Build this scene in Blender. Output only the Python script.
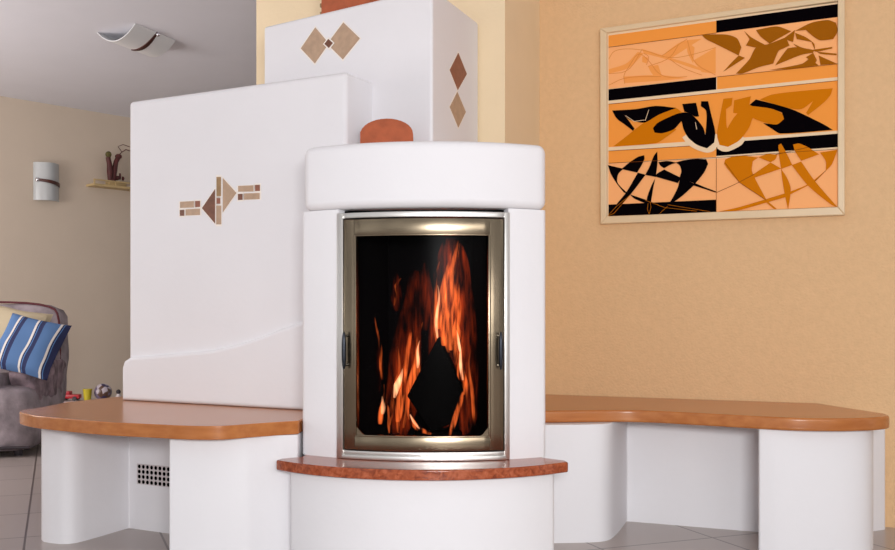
import bpy, bmesh, math, random
from mathutils import Vector, Matrix, noise
from mathutils.geometry import tessellate_polygon
random.seed(7)
S = bpy.context.scene
for o in list(bpy.data.objects): bpy.data.objects.remove(o)
COL = S.collection

# ------------------------------------------------------------ camera, world, light
F = 989.0; CX = 447.5; HZ = 315.0; EYE = 0.784
cam = bpy.data.objects.new('camera', bpy.data.cameras.new('camera')); COL.objects.link(cam)
cam.location = (0, 0, EYE); cam.rotation_euler = (math.pi/2, 0, 0)
cam.data.sensor_width = 36; cam.data.lens = F/895*36; cam.data.shift_y = (HZ-275)/895
cam.data.clip_start = 0.05
S.camera = cam
S.view_settings.view_transform = 'Standard'; S.view_settings.look = 'None'
S.view_settings.gamma = 1; S.view_settings.use_curve_mapping = False
S.view_settings.exposure = 0.0

w = bpy.data.worlds.new('World'); S.world = w; w.use_nodes = True
_n = w.node_tree.nodes; _l = w.node_tree.links
_tc = _n.new('ShaderNodeTexCoord'); _mp = _n.new('ShaderNodeMapping'); _mp.inputs['Scale'].default_value = (6, 6, 1.0)
_t = _n.new('ShaderNodeTexNoise'); _t.inputs['Scale'].default_value = 1.4; _t.inputs['Detail'].default_value = 1
_r = _n.new('ShaderNodeValToRGB'); _r.color_ramp.elements[0].position = .42; _r.color_ramp.elements[1].position = .58
_r.color_ramp.elements[0].color = (.24, .22, .22, 1); _r.color_ramp.elements[1].color = (1.47, 1.48, 1.5, 1)
_l.new(_tc.outputs['Generated'], _mp.inputs[0]); _l.new(_mp.outputs[0], _t.inputs[0]); _l.new(_t.outputs['Fac'], _r.inputs[0])
_l.new(_r.outputs[0], _n['Background'].inputs[0]); _n['Background'].inputs[1].default_value = 0.72

def area(name, loc, target, size, power, col=(1, 1, 1)):
    l = bpy.data.lights.new(name, 'AREA'); l.shape = 'RECTANGLE'; l.size = size[0]; l.size_y = size[1]
    l.energy = power; l.color = col
    o = bpy.data.objects.new(name, l); COL.objects.link(o); o.location = loc
    o.rotation_euler = (Vector(target)-Vector(loc)).to_track_quat('-Z', 'Y').to_euler()
    return o
area('flash_light', (0.25, -0.9, 1.12), (-0.05, 3.3, 0.9), (0.8, 0.35), 92, (.98, .99, 1))
area('side_fill_light', (-4.6, 4.3, 1.35), (-2.0, 7.0, 1.9), (1.2, 1.3), 85, (1, .95, .93))  # added fill that brightens the room beyond, not an actual window
area('rear_fill_light', (1.9, -1.6, 1.45), (0.1, 3.5, 1.0), (1.6, 1.0), 24, (1, .985, .97))  # added soft fill from behind right of the camera, not an actual window

# ------------------------------------------------------------ helpers
def lin(c):
    return tuple(((v/255)/12.92 if v/255 <= .04045 else ((v/255+.055)/1.055)**2.4) for v in c) + (1,)

def mat(name, rgb, rough=.5, metal=0, spec=.5, bump=0, bscale=60, var=0, vscale=4, coat=0, emit=None, es=0):
    m = bpy.data.materials.new(name); m.use_nodes = True
    n = m.node_tree.nodes; L = m.node_tree.links; b = n['Principled BSDF']
    c = lin(rgb)
    b.inputs['Base Color'].default_value = c
    b.inputs['Roughness'].default_value = rough; b.inputs['Metallic'].default_value = metal
    b.inputs['Specular IOR Level'].default_value = spec; b.inputs['Coat Weight'].default_value = coat
    tc = n.new('ShaderNodeTexCoord')
    if var:
        t = n.new('ShaderNodeTexNoise'); t.inputs['Scale'].default_value = vscale; t.inputs['Detail'].default_value = 4
        L.new(tc.outputs['Object'], t.inputs['Vector'])
        r = n.new('ShaderNodeValToRGB'); L.new(t.outputs['Fac'], r.inputs[0])
        r.color_ramp.elements[0].position = .3; r.color_ramp.elements[1].position = .7
        r.color_ramp.elements[0].color = tuple(v*(1-var) for v in c[:3])+(1,)
        r.color_ramp.elements[1].color = tuple(min(1, v*(1+var)) for v in c[:3])+(1,)
        L.new(r.outputs[0], b.inputs['Base Color'])
    if bump:
        t = n.new('ShaderNodeTexNoise'); t.inputs['Scale'].default_value = bscale; t.inputs['Detail'].default_value = 3
        L.new(tc.outputs['Object'], t.inputs['Vector'])
        bp = n.new('ShaderNodeBump'); bp.inputs['Strength'].default_value = bump; bp.inputs['Distance'].default_value = .01
        L.new(t.outputs['Fac'], bp.inputs['Height']); L.new(bp.outputs[0], b.inputs['Normal'])
    if emit:
        b.inputs['Emission Color'].default_value = lin(emit); b.inputs['Emission Strength'].default_value = es
    return m

M = {}
M['plaster'] = mat('white_plaster', (229, 227, 230), .75, bump=.06, bscale=45, var=.015, vscale=3)
M['wall_peach'] = mat('peach_wall', (222, 183, 138), .85, bump=.3, bscale=110, var=.03, vscale=45)
M['wall_cream'] = mat('cream_wall', (238, 216, 180), .85, bump=.1, bscale=70, var=.02, vscale=6)
M['wall_beige'] = mat('beige_wall', (206, 190, 172), .9, bump=.1, bscale=70, var=.02, vscale=3)
M['ceiling'] = mat('ceiling_paint', (226, 225, 231), .9, var=.01)
M['steel'] = mat('brushed_steel', (225, 222, 218), .38, 1, bump=.03, bscale=30)
M['bronze'] = mat('satin_steel_door', (142, 128, 108), .25, 1, bump=.03, bscale=25)
M['dark_metal'] = mat('dark_metal', (45, 48, 55), .3, .8)
M['black'] = mat('matte_black', (9, 8, 9), 1, spec=0)
M['terracotta'] = mat('terracotta', (172, 88, 54), .8, var=.12, vscale=30, bump=.2, bscale=80)
M['tile_tan'] = mat('tan_tile', (178, 148, 122), .5, var=.1, vscale=40)
M['tile_rust'] = mat('rust_tile', (140, 84, 62), .5, var=.15, vscale=40)
M['tile_dark'] = mat('dark_brown_tile', (112, 66, 44), .5, var=.2, vscale=60)
M['tile_ochre'] = mat('ochre_tile', (150, 118, 78), .5, var=.15, vscale=50)
M['grout'] = mat('light_grout', (240, 232, 224), .8)
M['frame_wood'] = mat('pale_frame_wood', (222, 196, 158), .35, var=.04, vscale=10)
M['glass_frost'] = mat('frosted_glass', (180, 182, 182), .3, spec=.6)
M['lamp_glass'] = mat('satin_white_glass', (235, 235, 235), .4)
M['red_wood'] = mat('reddish_wood', (70, 28, 18), .4, var=.2, vscale=20)
M['chrome'] = mat('chrome', (235, 235, 240), .1, 1)
M['pine'] = mat('pale_pine', (190, 164, 116), .5, var=.08, vscale=15)
M['fabric'] = mat('grey_velour', (140, 128, 132), .95, bump=.7, bscale=20, var=.38, vscale=9)
M['fabric_rumpled'] = mat('rumpled_grey_velour', (122, 104, 110), .95, bump=1, bscale=14, var=.55, vscale=16)
M['fabric_wine'] = mat('wine_piping', (90, 40, 46), .9)
M['beige_cloth'] = mat('beige_cloth', (184, 168, 140), .95, bump=.2, bscale=40, var=.05, vscale=8)
M['log'] = mat('charred_wood', (7, 6, 6), 1, spec=0)
M['red_toy'] = mat('red_plastic', (178, 16, 34), .4)
M['yellow_toy'] = mat('yellow_plastic', (196, 178, 40), .4)
M['dark_toy'] = mat('dark_plastic', (44, 34, 40), .5)
M['white_toy'] = mat('white_plastic', (200, 190, 190), .5)
M['ornament'] = mat('dark_red_wood', (78, 26, 24), .6, var=.3, vscale=30)
M['moss'] = mat('dry_moss', (88, 80, 42), .9, var=.3, vscale=60)

def wood_mat():
    m = bpy.data.materials.new('beech_bench_wood'); m.use_nodes = True
    n = m.node_tree.nodes; L = m.node_tree.links; b = n['Principled BSDF']
    g = n.new('ShaderNodeNewGeometry'); mp = n.new('ShaderNodeMapping')
    mp.inputs['Rotation'].default_value = (0, 0, .4); mp.inputs['Scale'].default_value = (1.5, 22, 22)
    L.new(g.outputs['Position'], mp.inputs[0])
    t = n.new('ShaderNodeTexNoise'); t.inputs['Scale'].default_value = 2.2; t.inputs['Detail'].default_value = 5
    L.new(mp.outputs[0], t.inputs['Vector'])
    r = n.new('ShaderNodeValToRGB'); L.new(t.outputs['Fac'], r.inputs[0])
    r.color_ramp.elements[0].position = .3; r.color_ramp.elements[1].position = .75
    r.color_ramp.elements[0].color = lin((168, 99, 48)); r.color_ramp.elements[1].color = lin((190, 121, 66))
    L.new(r.outputs[0], b.inputs['Base Color']); b.inputs['Roughness'].default_value = .22
    b.inputs['Specular IOR Level'].default_value = .6
    return m
M['wood'] = wood_mat()

def marble_mat():
    m = bpy.data.materials.new('red_marble'); m.use_nodes = True
    n = m.node_tree.nodes; L = m.node_tree.links; b = n['Principled BSDF']
    g = n.new('ShaderNodeNewGeometry')
    t = n.new('ShaderNodeTexNoise'); t.inputs['Scale'].default_value = 70; t.inputs['Detail'].default_value = 8
    t.inputs['Distortion'].default_value = .8
    L.new(g.outputs['Position'], t.inputs['Vector'])
    r = n.new('ShaderNodeValToRGB'); L.new(t.outputs['Fac'], r.inputs[0])
    e = r.color_ramp.elements; e[0].position = .3; e[0].color = lin((116, 50, 30)); e[1].position = .75; e[1].color = lin((186, 104, 72))
    x = e.new(.5); x.color = lin((156, 76, 44))
    L.new(r.outputs[0], b.inputs['Base Color']); b.inputs['Roughness'].default_value = .12
    return m
M['marble'] = marble_mat()

def floor_mat():
    m = bpy.data.materials.new('grey_floor_tiles'); m.use_nodes = True
    n = m.node_tree.nodes; L = m.node_tree.links; b = n['Principled BSDF']
    g = n.new('ShaderNodeNewGeometry'); cb = n.new('ShaderNodeCombineXYZ')
    for i, (v, off) in enumerate((((.93, .368, 0), 9-.349), ((-.368, .93, 0), 9-2.895))):
        d = n.new('ShaderNodeVectorMath'); d.operation = 'DOT_PRODUCT'; d.inputs[1].default_value = v
        L.new(g.outputs['Position'], d.inputs[0])
        a = n.new('ShaderNodeMath'); a.operation = 'ADD'; a.inputs[1].default_value = off
        L.new(d.outputs['Value'], a.inputs[0]); L.new(a.outputs[0], cb.inputs[i])
    t = n.new('ShaderNodeTexBrick'); t.offset = 0; t.inputs['Scale'].default_value = 1
    t.inputs['Brick Width'].default_value = .45; t.inputs['Row Height'].default_value = .45
    t.inputs['Mortar Size'].default_value = .004; t.inputs['Mortar Smooth'].default_value = .1
    t.inputs['Color1'].default_value = lin((172, 160, 154)); t.inputs['Color2'].default_value = lin((166, 154, 149))
    t.inputs['Mortar'].default_value = lin((96, 84, 80))
    L.new(cb.outputs[0], t.inputs['Vector']); L.new(t.outputs['Color'], b.inputs['Base Color'])
    b.inputs['Roughness'].default_value = .28
    return m
M['floor'] = floor_mat()

def glass_mat():
    m = bpy.data.materials.new('stove_glass'); m.use_nodes = True
    n = m.node_tree.nodes; L = m.node_tree.links; n.remove(n['Principled BSDF'])
    tr = n.new('ShaderNodeBsdfTransparent'); gl = n.new('ShaderNodeBsdfGlossy'); gl.inputs['Roughness'].default_value = .22
    mx = n.new('ShaderNodeMixShader'); mx.inputs[0].default_value = .0005
    L.new(tr.outputs[0], mx.inputs[1]); L.new(gl.outputs[0], mx.inputs[2])
    L.new(mx.outputs[0], n['Material Output'].inputs[0])
    return m
M['glass'] = glass_mat()

def flame_mat(name, rgb, strength, lo=.42, hi=.72):
    m = bpy.data.materials.new(name); m.use_nodes = True
    n = m.node_tree.nodes; L = m.node_tree.links; n.remove(n['Principled BSDF'])
    g = n.new('ShaderNodeNewGeometry'); mp = n.new('ShaderNodeMapping'); mp.inputs['Scale'].default_value = (1, .6, .13)
    L.new(g.outputs['Position'], mp.inputs[0])
    t = n.new('ShaderNodeTexNoise'); t.inputs['Scale'].default_value = 80; t.inputs['Detail'].default_value = 3
    t.inputs['Distortion'].default_value = .35
    L.new(mp.outputs[0], t.inputs['Vector'])
    r = n.new('ShaderNodeMapRange'); r.inputs['From Min'].default_value = lo; r.inputs['From Max'].default_value = hi
    r.inputs['To Max'].default_value = strength
    L.new(t.outputs['Fac'], r.inputs['Value'])
    t2 = n.new('ShaderNodeTexNoise'); t2.inputs['Scale'].default_value = 20; mp2 = n.new('ShaderNodeMapping'); mp2.inputs['Scale'].default_value = (1, 1, .4)
    mp2.inputs['Rotation'].default_value = (0, .25, 0)
    L.new(g.outputs['Position'], mp2.inputs[0]); L.new(mp2.outputs[0], t2.inputs['Vector'])
    r2 = n.new('ShaderNodeMapRange'); r2.inputs['From Min'].default_value = .36; r2.inputs['From Max'].default_value = .62
    L.new(t2.outputs['Fac'], r2.inputs['Value'])
    mm = n.new('ShaderNodeMath'); mm.operation = 'MULTIPLY'; L.new(r.outputs[0], mm.inputs[0]); L.new(r2.outputs[0], mm.inputs[1])
    e = n.new('ShaderNodeEmission'); e.inputs['Color'].default_value = rgb+(1,)
    L.new((mm if strength < 100 else r).outputs[0], e.inputs['Strength']); L.new(e.outputs[0], n['Material Output'].inputs['Volume'])
    return m
M['flame_red'] = flame_mat('deep_red_flame', (1, .085, .012), 11, .44, .76)
M['flame_orange'] = flame_mat('orange_flame', (1, .16, .03), 125, .43, .70)
M['flame_yellow'] = flame_mat('bright_flame', (1, .42, .2), 260, .30, .60)

def at(px, py, Y): return Vector(((px-CX)/F*Y, Y, EYE+(HZ-py)/F*Y))
def onplane(px, py, p0, nrm):            # where the sight line meets a vertical wall plane
    d = Vector(((px-CX)/F, 1, (HZ-py)/F)); o = Vector((0, 0, EYE)); nn = Vector(nrm)
    return o + d*((Vector(p0)-o).dot(nn)/d.dot(nn))

def link(name, bm, m, parent=None, smooth=True, wn=False, kind=None):
    me = bpy.data.meshes.new(name)
    bmesh.ops.recalc_face_normals(bm, faces=bm.faces)
    for f in bm.faces: f.smooth = smooth
    bm.to_mesh(me); bm.free()
    for mm in (m if isinstance(m, (list, tuple)) else [m]): me.materials.append(M[mm])
    o = bpy.data.objects.new(name, me); COL.objects.link(o)
    if smooth: me.set_sharp_from_angle(angle=math.radians(42))
    if wn:
        x = o.modifiers.new('weighted', 'WEIGHTED_NORMAL'); x.keep_sharp = True
    if parent: o.parent = parent; o.matrix_parent_inverse = parent.matrix_world.inverted()
    if kind: o['kind'] = kind
    return o

def thing(name, label, cat, loc=(0, 0, 0), group=None):
    o = bpy.data.objects.new(name, None); COL.objects.link(o); o.location = loc; o.empty_display_size = .1
    o['label'] = label; o['category'] = cat
    if group: o['group'] = group
    bpy.context.view_layer.update()
    return o
def tag(o, label, cat, group=None):
    o['label'] = label; o['category'] = cat
    if group: o['group'] = group
    return o

def bevel(bm, wdt, seg=3, ang=35, sel=None):
    bmesh.ops.recalc_face_normals(bm, faces=bm.faces); bm.normal_update()
    es = [e for e in bm.edges if len(e.link_faces) == 2 and e.calc_face_angle(0) > math.radians(ang) and (sel is None or sel(e))]
    bmesh.ops.bevel(bm, geom=es, offset=wdt, segments=seg, profile=.5, affect='EDGES', clamp_overlap=True)

def prism(pts, z0, z1, bm=None):
    bm = bm or bmesh.new()
    a = [bm.verts.new((p[0], p[1], z0)) for p in pts]; b = [bm.verts.new((p[0], p[1], z1)) for p in pts]
    bm.faces.new(a); bm.faces.new(list(reversed(b)))
    for i in range(len(pts)):
        j = (i+1) % len(pts); bm.faces.new((a[i], b[i], b[j], a[j]))
    return bm
def slab(pts3, vec, bm=None):            # polygon of 3-D points pushed out along vec
    bm = bm or bmesh.new(); v = Vector(vec)
    a = [bm.verts.new(p) for p in pts3]; b = [bm.verts.new(Vector(p)+v) for p in pts3]
    bm.faces.new(a); bm.faces.new(list(reversed(b)))
    for i in range(len(a)):
        j = (i+1) % len(a); bm.faces.new((a[i], b[i], b[j], a[j]))
    return bm
def box(bm, c, s, rot=None):
    r = bmesh.ops.create_cube(bm, size=1)['verts']
    mt = Matrix.Translation(c) @ (rot.to_4x4() if rot else Matrix()) @ Matrix.Diagonal((*s, 1))
    bmesh.ops.transform(bm, matrix=mt, verts=r); return r
def tube(bm, pts, rads, seg=12, flat=1.0):
    pts = [Vector(p) for p in pts]; rings = []
    for i, p in enumerate(pts):
        t = (pts[min(i+1, len(pts)-1)]-pts[max(i-1, 0)]).normalized()
        s = t.cross(Vector((0, 1, 0)));  s = s.normalized() if s.length > .1 else Vector((1, 0, 0))
        u = s.cross(t).normalized(); r = rads[i] if isinstance(rads, (list, tuple)) else rads
        rings.append([bm.verts.new(p + s*math.cos(a)*r + u*math.sin(a)*r*flat) for a in [2*math.pi*k/seg for k in range(seg)]])
    for i in range(len(rings)-1):
        for k in range(seg):
            bm.faces.new((rings[i][k], rings[i][(k+1) % seg], rings[i+1][(k+1) % seg], rings[i+1][k]))
    bm.faces.new(rings[0]); bm.faces.new(list(reversed(rings[-1])))
    return bm
def smooth_line(pts, n=3, closed=False):
    for _ in range(n):
        q = [] if closed else [pts[0]]
        for i in range(len(pts) if closed else len(pts)-1):
            a, b = pts[i], pts[(i+1) % len(pts)]
            q.append(tuple(a[k]*.75+b[k]*.25 for k in range(len(a)))); q.append(tuple(a[k]*.25+b[k]*.75 for k in range(len(a))))
        if not closed: q.append(pts[-1])
        pts = q
    return pts
def ballish(bm, c, s, rot=None, sub=3, power=1.0):
    vs = bmesh.ops.create_icosphere(bm, subdivisions=sub, radius=1)['verts']
    for v in vs:
        if power != 1:
            v.co = Vector([math.copysign(abs(x)**power, x) for x in v.co])
    bmesh.ops.transform(bm, matrix=Matrix.Translation(c) @ (rot.to_4x4() if rot else Matrix()) @ Matrix.Diagonal((*s, 1)), verts=vs)
    return vs

# ------------------------------------------------------------ setting
D = Vector((.8817, -.4718, 0)); B = Vector((.4718, .8817, 0)); N = -B     # stove block directions
CEIL = 2.5
WC0 = Vector((1.405, 3.75, 0)); WCD = Vector((.918, -.397, 0)).normalized(); WCN = Vector((-WCD.y*-1, -WCD.x, 0))
WCN = Vector((WCD.y, -WCD.x, 0)).normalized()
bm = prism([(-7, -2.5), (5.5, -2.5), (5.5, 12.5), (-7, 12.5)], -.1, 0); link('floor', bm, 'floor', smooth=False, kind='structure')
bm = prism([(-7, 1.6), (5.5, 1.6), (5.5, 12.5), (-7, 12.5)], CEIL, CEIL+.12); link('ceiling', bm, 'ceiling', smooth=False, kind='structure')
cn = Vector((.39, 4.19, 0))
e2 = cn + WCD*5.3
bm = prism([cn.xy, e2.xy, (e2-WCN*.2).xy, (cn-WCN*.2).xy], 0, CEIL); link('wall_right', bm, 'wall_peach', smooth=False, kind='structure')
bm = prism([(.219, 3.771), (.39, 4.19), (.3, 4.30), (-.70, 4.59), (-.838, 4.337)], 0, CEIL); link('wall_chimney', bm, 'wall_cream', smooth=False, kind='structure')
FW0 = Vector((-3.5, 7.75, 0)); FWD = Vector((.656, .754, 0)).normalized(); FWN = Vector((FWD.y, -FWD.x, 0))
a, b = FW0-FWD*4.2, FW0+FWD*5.6
bm = prism([a.xy, b.xy, (b-FWN*.2).xy, (a-FWN*.2).xy], 0, CEIL); link('wall_far', bm, 'wall_beige', smooth=False, kind='structure')

# ------------------------------------------------------------ masonry stove
stove = thing('masonry_stove', 'white plastered masonry stove with stepped blocks and a curved glass fire door', 'stove', (-.3, 3.3, 0))
BT = .45                                  # top of the benches
L0 = Vector((-1.28, 3.9, 0))
Zl, Zu = 1.623, 1.913
def blk(name, p, wdt, dep, z0, z1, bev):
    q = [p, p+D*wdt, p+D*wdt+B*dep, p+B*dep]
    bm = prism([v.xy for v in q], z0, z1); bevel(bm, bev, 5)
    return link(name, bm, 'plaster', stove, wn=True)
lowblock = blk('lower_block', L0+D*.030, 1.0545-.030, .50, BT, Zl, .018)
U0 = Vector((-.720, 3.871, 0)); U1 = Vector((-.053, 3.40, 0)); U2 = Vector((.120, 3.818, 0)); U3 = Vector((-.60, 4.18, 0))
UN = Vector((-.463, -.656, 0)).normalized(); UD = (U1-U0).normalized(); SN = Vector((.418, -.173, 0)).normalized()
bm = prism([v.xy for v in (U0, U1, U2, U3)], BT, Zu); bevel(bm, .013, 5)
upblock = link('upper_block', bm, 'plaster', stove, wn=True)
# stepped skirt at the foot of the lower block
def lf(px, py, off=0): return onplane(px, py, L0+N*off, N)
sk = [(125, 400), (125, 368), (127, 361), (133, 357), (170, 354), (214, 350), (240, 344), (262, 337), (285, 328), (303, 322), (330, 317)]
pts = [lf(*p) for p in sk]; pts[0].z = BT
pe = lf(335, 400); pe.z = BT; pts.append(pe)
bm = slab(pts, N*.022); bevel(bm, .016, 4, sel=lambda e: all((v.co-L0).dot(N) > .021 for v in e.verts))
bmesh.ops.translate(bm, verts=bm.verts, vec=-N*.002)
link('block_skirt', bm, 'plaster', stove, wn=True)

# column and its curved plan
ax = Vector((-.066, -.998, 0)).normalized(); RB = .711
CC = Vector((-.084, 2.995, 0)) - ax*RB
def arc(phi, r):
    c, s = math.cos(phi), math.sin(phi)
    return CC + Vector((ax.x*c - ax.y*s, ax.x*s + ax.y*c, 0))*r
def phi_at(px, r):
    best = min(range(-900, 901), key=lambda i: abs((lambda p: (p.x/p.y)*F+CX-px)(arc(i*.001, r))))
    return best*.001
def arcpts(p0, p1, r, n=24): return [arc(p0+(p1-p0)*i/n, r) for i in range(n+1)]
RD = .699                                 # body front radius
pl, pr = phi_at(302, RD), phi_at(546, RD)
dl, dr = phi_at(338.5, RD), phi_at(508.5, RD)
def rounded_front(r, p0, p1, rc=.025):
    L = arcpts(p0, p1, r)
    return L
bl, br = Vector((-.43, 3.52, 0)), Vector((.26, 3.55, 0))
cavL, cavR = arc(dl*.96, .40), arc(dr*.96, .40)
left = arcpts(pl, dl, RD, 6); right = arcpts(dr, pr, RD, 6)
foot = [bl]+left+[cavL, cavR]+right+[br]
ZL = .34; ZB = 1.112
bm = prism([v.xy for v in foot], ZL, ZB)
bevel(bm, .012, 4, 50, sel=lambda e: abs(e.verts[0].co.z-e.verts[1].co.z) > .1 and max(abs((e.verts[0].co-left[0]).xy.length), 0) < .01 or (e.verts[0].co-right[-1]).xy.length < .01 and abs(e.verts[0].co.z-e.verts[1].co.z) > .1)
link('fire_column', bm, 'plaster', stove, wn=True)
hl, hr = phi_at(304, .715), phi_at(546.5, .715)
top = [bl]+arcpts(hl, hr, .715)+[br]
bm = prism([v.xy for v in top], ZB, 1.314); bevel(bm, .026, 6, 40)
link('column_head', bm, 'plaster', stove, wn=True)
# firebox lining
q = [arc(dl*.955, .66), cavL*.98+cavR*.02, cavR*.98+cavL*.02, arc(dr*.955, .66)]
bm = bmesh.new()
off = .012
i0, i1, i2, i3 = arc(dl, .665), cavL, cavR, arc(dr, .665)
def inset(p, k): return p + (CC + ax*.5 - p)*k
outer = [i0, i1, i2, i3]; inner = [inset(p, .04) for p in (i3, i2, i1, i0)]
prism([v.xy for v in [inset(p, .003) for p in outer]+inner], ZL+.012, ZB-.012, bm)
prism([v.xy for v in [inset(p, .003) for p in outer]], ZL+.002, ZL+.012, bm)
prism([v.xy for v in [inset(p, .003) for p in outer]], ZB-.012, ZB-.002, bm)
link('firebox_lining', bm, 'black', stove, smooth=False)
# marble ledge and pedestal
def circ3(a, m, c, n=36):
    a, m, c = [Vector(v) for v in (a, m, c)]
    d = 2*(a.x*(m.y-c.y)+m.x*(c.y-a.y)+c.x*(a.y-m.y))
    ux = ((a.length_squared)*(m.y-c.y)+(m.length_squared)*(c.y-a.y)+(c.length_squared)*(a.y-m.y))/d
    uy = ((a.length_squared)*(c.x-m.x)+(m.length_squared)*(a.x-c.x)+(c.length_squared)*(m.x-a.x))/d
    o = Vector((ux, uy)); r = (a-o).length
    t0 = math.atan2(a.y-uy, a.x-ux); t1 = math.atan2(c.y-uy, c.x-ux)
    if t1 < t0: t1 += 2*math.pi
    return [(ux+r*math.cos(t0+(t1-t0)*i/n), uy+r*math.sin(t0+(t1-t0)*i/n)) for i in range(n+1)]
led = circ3((-.525, 3.028), (-.07, 2.83), (.365, 2.987))
bm = prism(led+[(.36, 3.02), (.30, 3.08), (.25, 3.3), (-.43, 3.3), (-.46, 3.10), (-.515, 3.06)], ZL-.031, ZL)
bevel(bm, .005, 3, 50); link('marble_ledge', bm, 'marble', stove, wn=True)
ped = circ3((-.484, 3.03), (-.07, 2.862), (.325, 2.995))
bm = prism(ped+[(.285, 3.38), (-.449, 3.38), (-.462, 3.13), (-.464, 3.10)], 0, ZL-.031); bevel(bm, .012, 4, 50, sel=lambda e: abs(e.verts[0].co.z-e.verts[1].co.z) > .1)
link('pedestal', bm, 'plaster', stove, wn=True)

# steel door
def cslab(bm, px0, px1, z0, z1, r0, r1, n=20, bv=.0012):
    a0, a1 = phi_at(px0, RD), phi_at(px1, RD)
    o = arcpts(a0, a1, r1, n) + list(reversed(arcpts(a0, a1, r0, n)))
    nb = prism([v.xy for v in o], z0, z1)
    if bv: bevel(nb, bv, 2, 50)
    tmp = bpy.data.meshes.new('t'); nb.to_mesh(tmp); nb.free(); bm.from_mesh(tmp); bpy.data.meshes.remove(tmp)
bm = bmesh.new()
cslab(bm, 338, 344.2, ZL+.001, 1.099, .66, .7075, 2); cslab(bm, 503.8, 508.8, ZL+.001, 1.099, .66, .7075, 2)
cslab(bm, 344.2, 503.8, 1.083, 1.099, .66, .705)
link('steel_surround', bm, 'steel', stove)
bm = bmesh.new()
cslab(bm, 343.5, 504.5, ZL+.001, ZL+.014, .66, .711); cslab(bm, 343.5, 504.5, ZL+.014, ZL+.026, .66, .704)
link('steel_sill', bm, 'steel', stove)
bm = bmesh.new()
ZD0, ZD1 = .370, 1.078; G0, G1 = .412, 1.030
cslab(bm, 345, 355.5, ZD0, ZD1, .672, .704, 3); cslab(bm, 489.5, 503, ZD0, ZD1, .672, .704, 3)
cslab(bm, 355.5, 489.5, G1, ZD1, .672, .704); cslab(bm, 355.5, 489.5, ZD0, G0, .672, .704)
# thin raised bead round the glass and cut bottom corners
cslab(bm, 354.5, 357, G0, G1, .690, .707, 2); cslab(bm, 488, 490.5, G0, G1, .690, .707, 2)
cslab(bm, 354.5, 490.5, G1-.004, G1, .69, .707); cslab(bm, 354.5, 490.5, G0-.001, G0+.004, .69, .707)
for s, px in ((1, 356), (-1, 489)):
    a = arc(phi_at(px, RD), .696); c = arc(phi_at(px+s*11, RD), .696); d = arc(phi_at(px+s*6, RD), .696)
    P3 = [Vector((a.x, a.y, G0)), Vector((c.x, c.y, G0)), Vector((d.x, d.y, G0+.008)), Vector((a.x, a.y, G0+.03))]
    slab(P3, ax*.008, bm)
door = link('stove_door', bm, 'bronze', stove)
bm = bmesh.new(); cslab(bm, 355.5, 489.5, G0, G1, .686, .689, 32, 0)
link('glass_pane', bm, 'glass', door)
for px in (347.5, 498.5):
    bm = bmesh.new(); ph = phi_at(px, RD)
    p = arc(ph, .722)
    z0, z1 = at(0, 369, 3.04).z, at(0, 332, 3.04).z
    tube(bm, [Vector((p.x, p.y, z0+(z1-z0)*i/8)) for i in range(9)], [.003, .006, .007, .0075, .0075, .0075, .007, .006, .003], 12)
    for z in (z0+.012, z1-.012):
        s = arc(ph, .702); tube(bm, [Vector((s.x, s.y, z)), Vector((p.x, p.y, z))], .004, 8)
    link('door_handle', bm, 'dark_metal', door)

# inlaid tiles
def inlay(pxs, off, m, plane, grout=True, name='inlay_tile', parent=None):
    p0, nn = plane
    P3 = [onplane(x, y, p0, nn) for x, y in pxs]
    c = sum(P3, Vector())/len(P3)
    if grout:
        g = [c+(p-c)*(1+.006/max((p-c).length, .01)*1.2) for p in P3]
        bm = slab([p-nn*.002 for p in g], nn*.0026)
        link('tile_grout', bm, 'grout', stove, smooth=False)
    bm = slab([p-nn*.002 for p in P3], nn*.0042); bevel(bm, .0006, 1)
    link(name, bm, m, stove, smooth=False)
PL = (L0, N)
def z5(pts): return [(170+x/8.95, 170+y/8.95) for x, y in pts]
for pts, m in [
    ([(418, 62), (458, 62), (458, 235), (418, 235)], 'tile_ochre'), ([(418, 252), (452, 252), (452, 302), (418, 302)], 'tile_rust'),
    ([(416, 318), (460, 318), (460, 487), (416, 487)], 'tile_tan'), ([(405, 170), (405, 480), (288, 342)], 'tile_dark'),
    ([(474, 72), (595, 205), (474, 378)], 'tile_tan'),
    ([(92, 285), (215, 278), (215, 335), (92, 340)], 'tile_tan'), ([(228, 278), (270, 276), (270, 330), (228, 333)], 'tile_rust'),
    ([(90, 358), (128, 356), (128, 410), (90, 411)], 'tile_dark'), ([(143, 352), (270, 346), (270, 402), (143, 407)], 'tile_tan'),
    ([(612, 143), (748, 137), (748, 192), (612, 195)], 'tile_tan'), ([(764, 134), (806, 132), (806, 187), (764, 189)], 'tile_rust'),
    ([(610, 215), (650, 213), (650, 267), (610, 269)], 'tile_dark'), ([(665, 210), (804, 205), (804, 260), (665, 266)], 'tile_tan')]:
    inlay(z5(pts), 0, m, PL)
PU = (U0, UN)
inlay([(315.5, 27.5), (329, 43.5), (315, 63.5), (301, 48.5)], 0, 'tile_tan', PU)
inlay([(343.5, 22.5), (360, 38.5), (343, 59.5), (327.5, 44)], 0, 'tile_tan', PU)
inlay([(328.5, 39), (333, 43), (329, 48), (324.5, 44)], 0, 'tile_dark', (U0+UN*.003, UN))
PS = (U1, SN)
inlay([(458, 53), (466.5, 74), (457.5, 90), (449.5, 70)], 0, 'tile_rust', PS)
inlay([(457, 92), (465.5, 112), (458, 127.5), (449.5, 107)], 0, 'tile_tan', PS)

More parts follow.
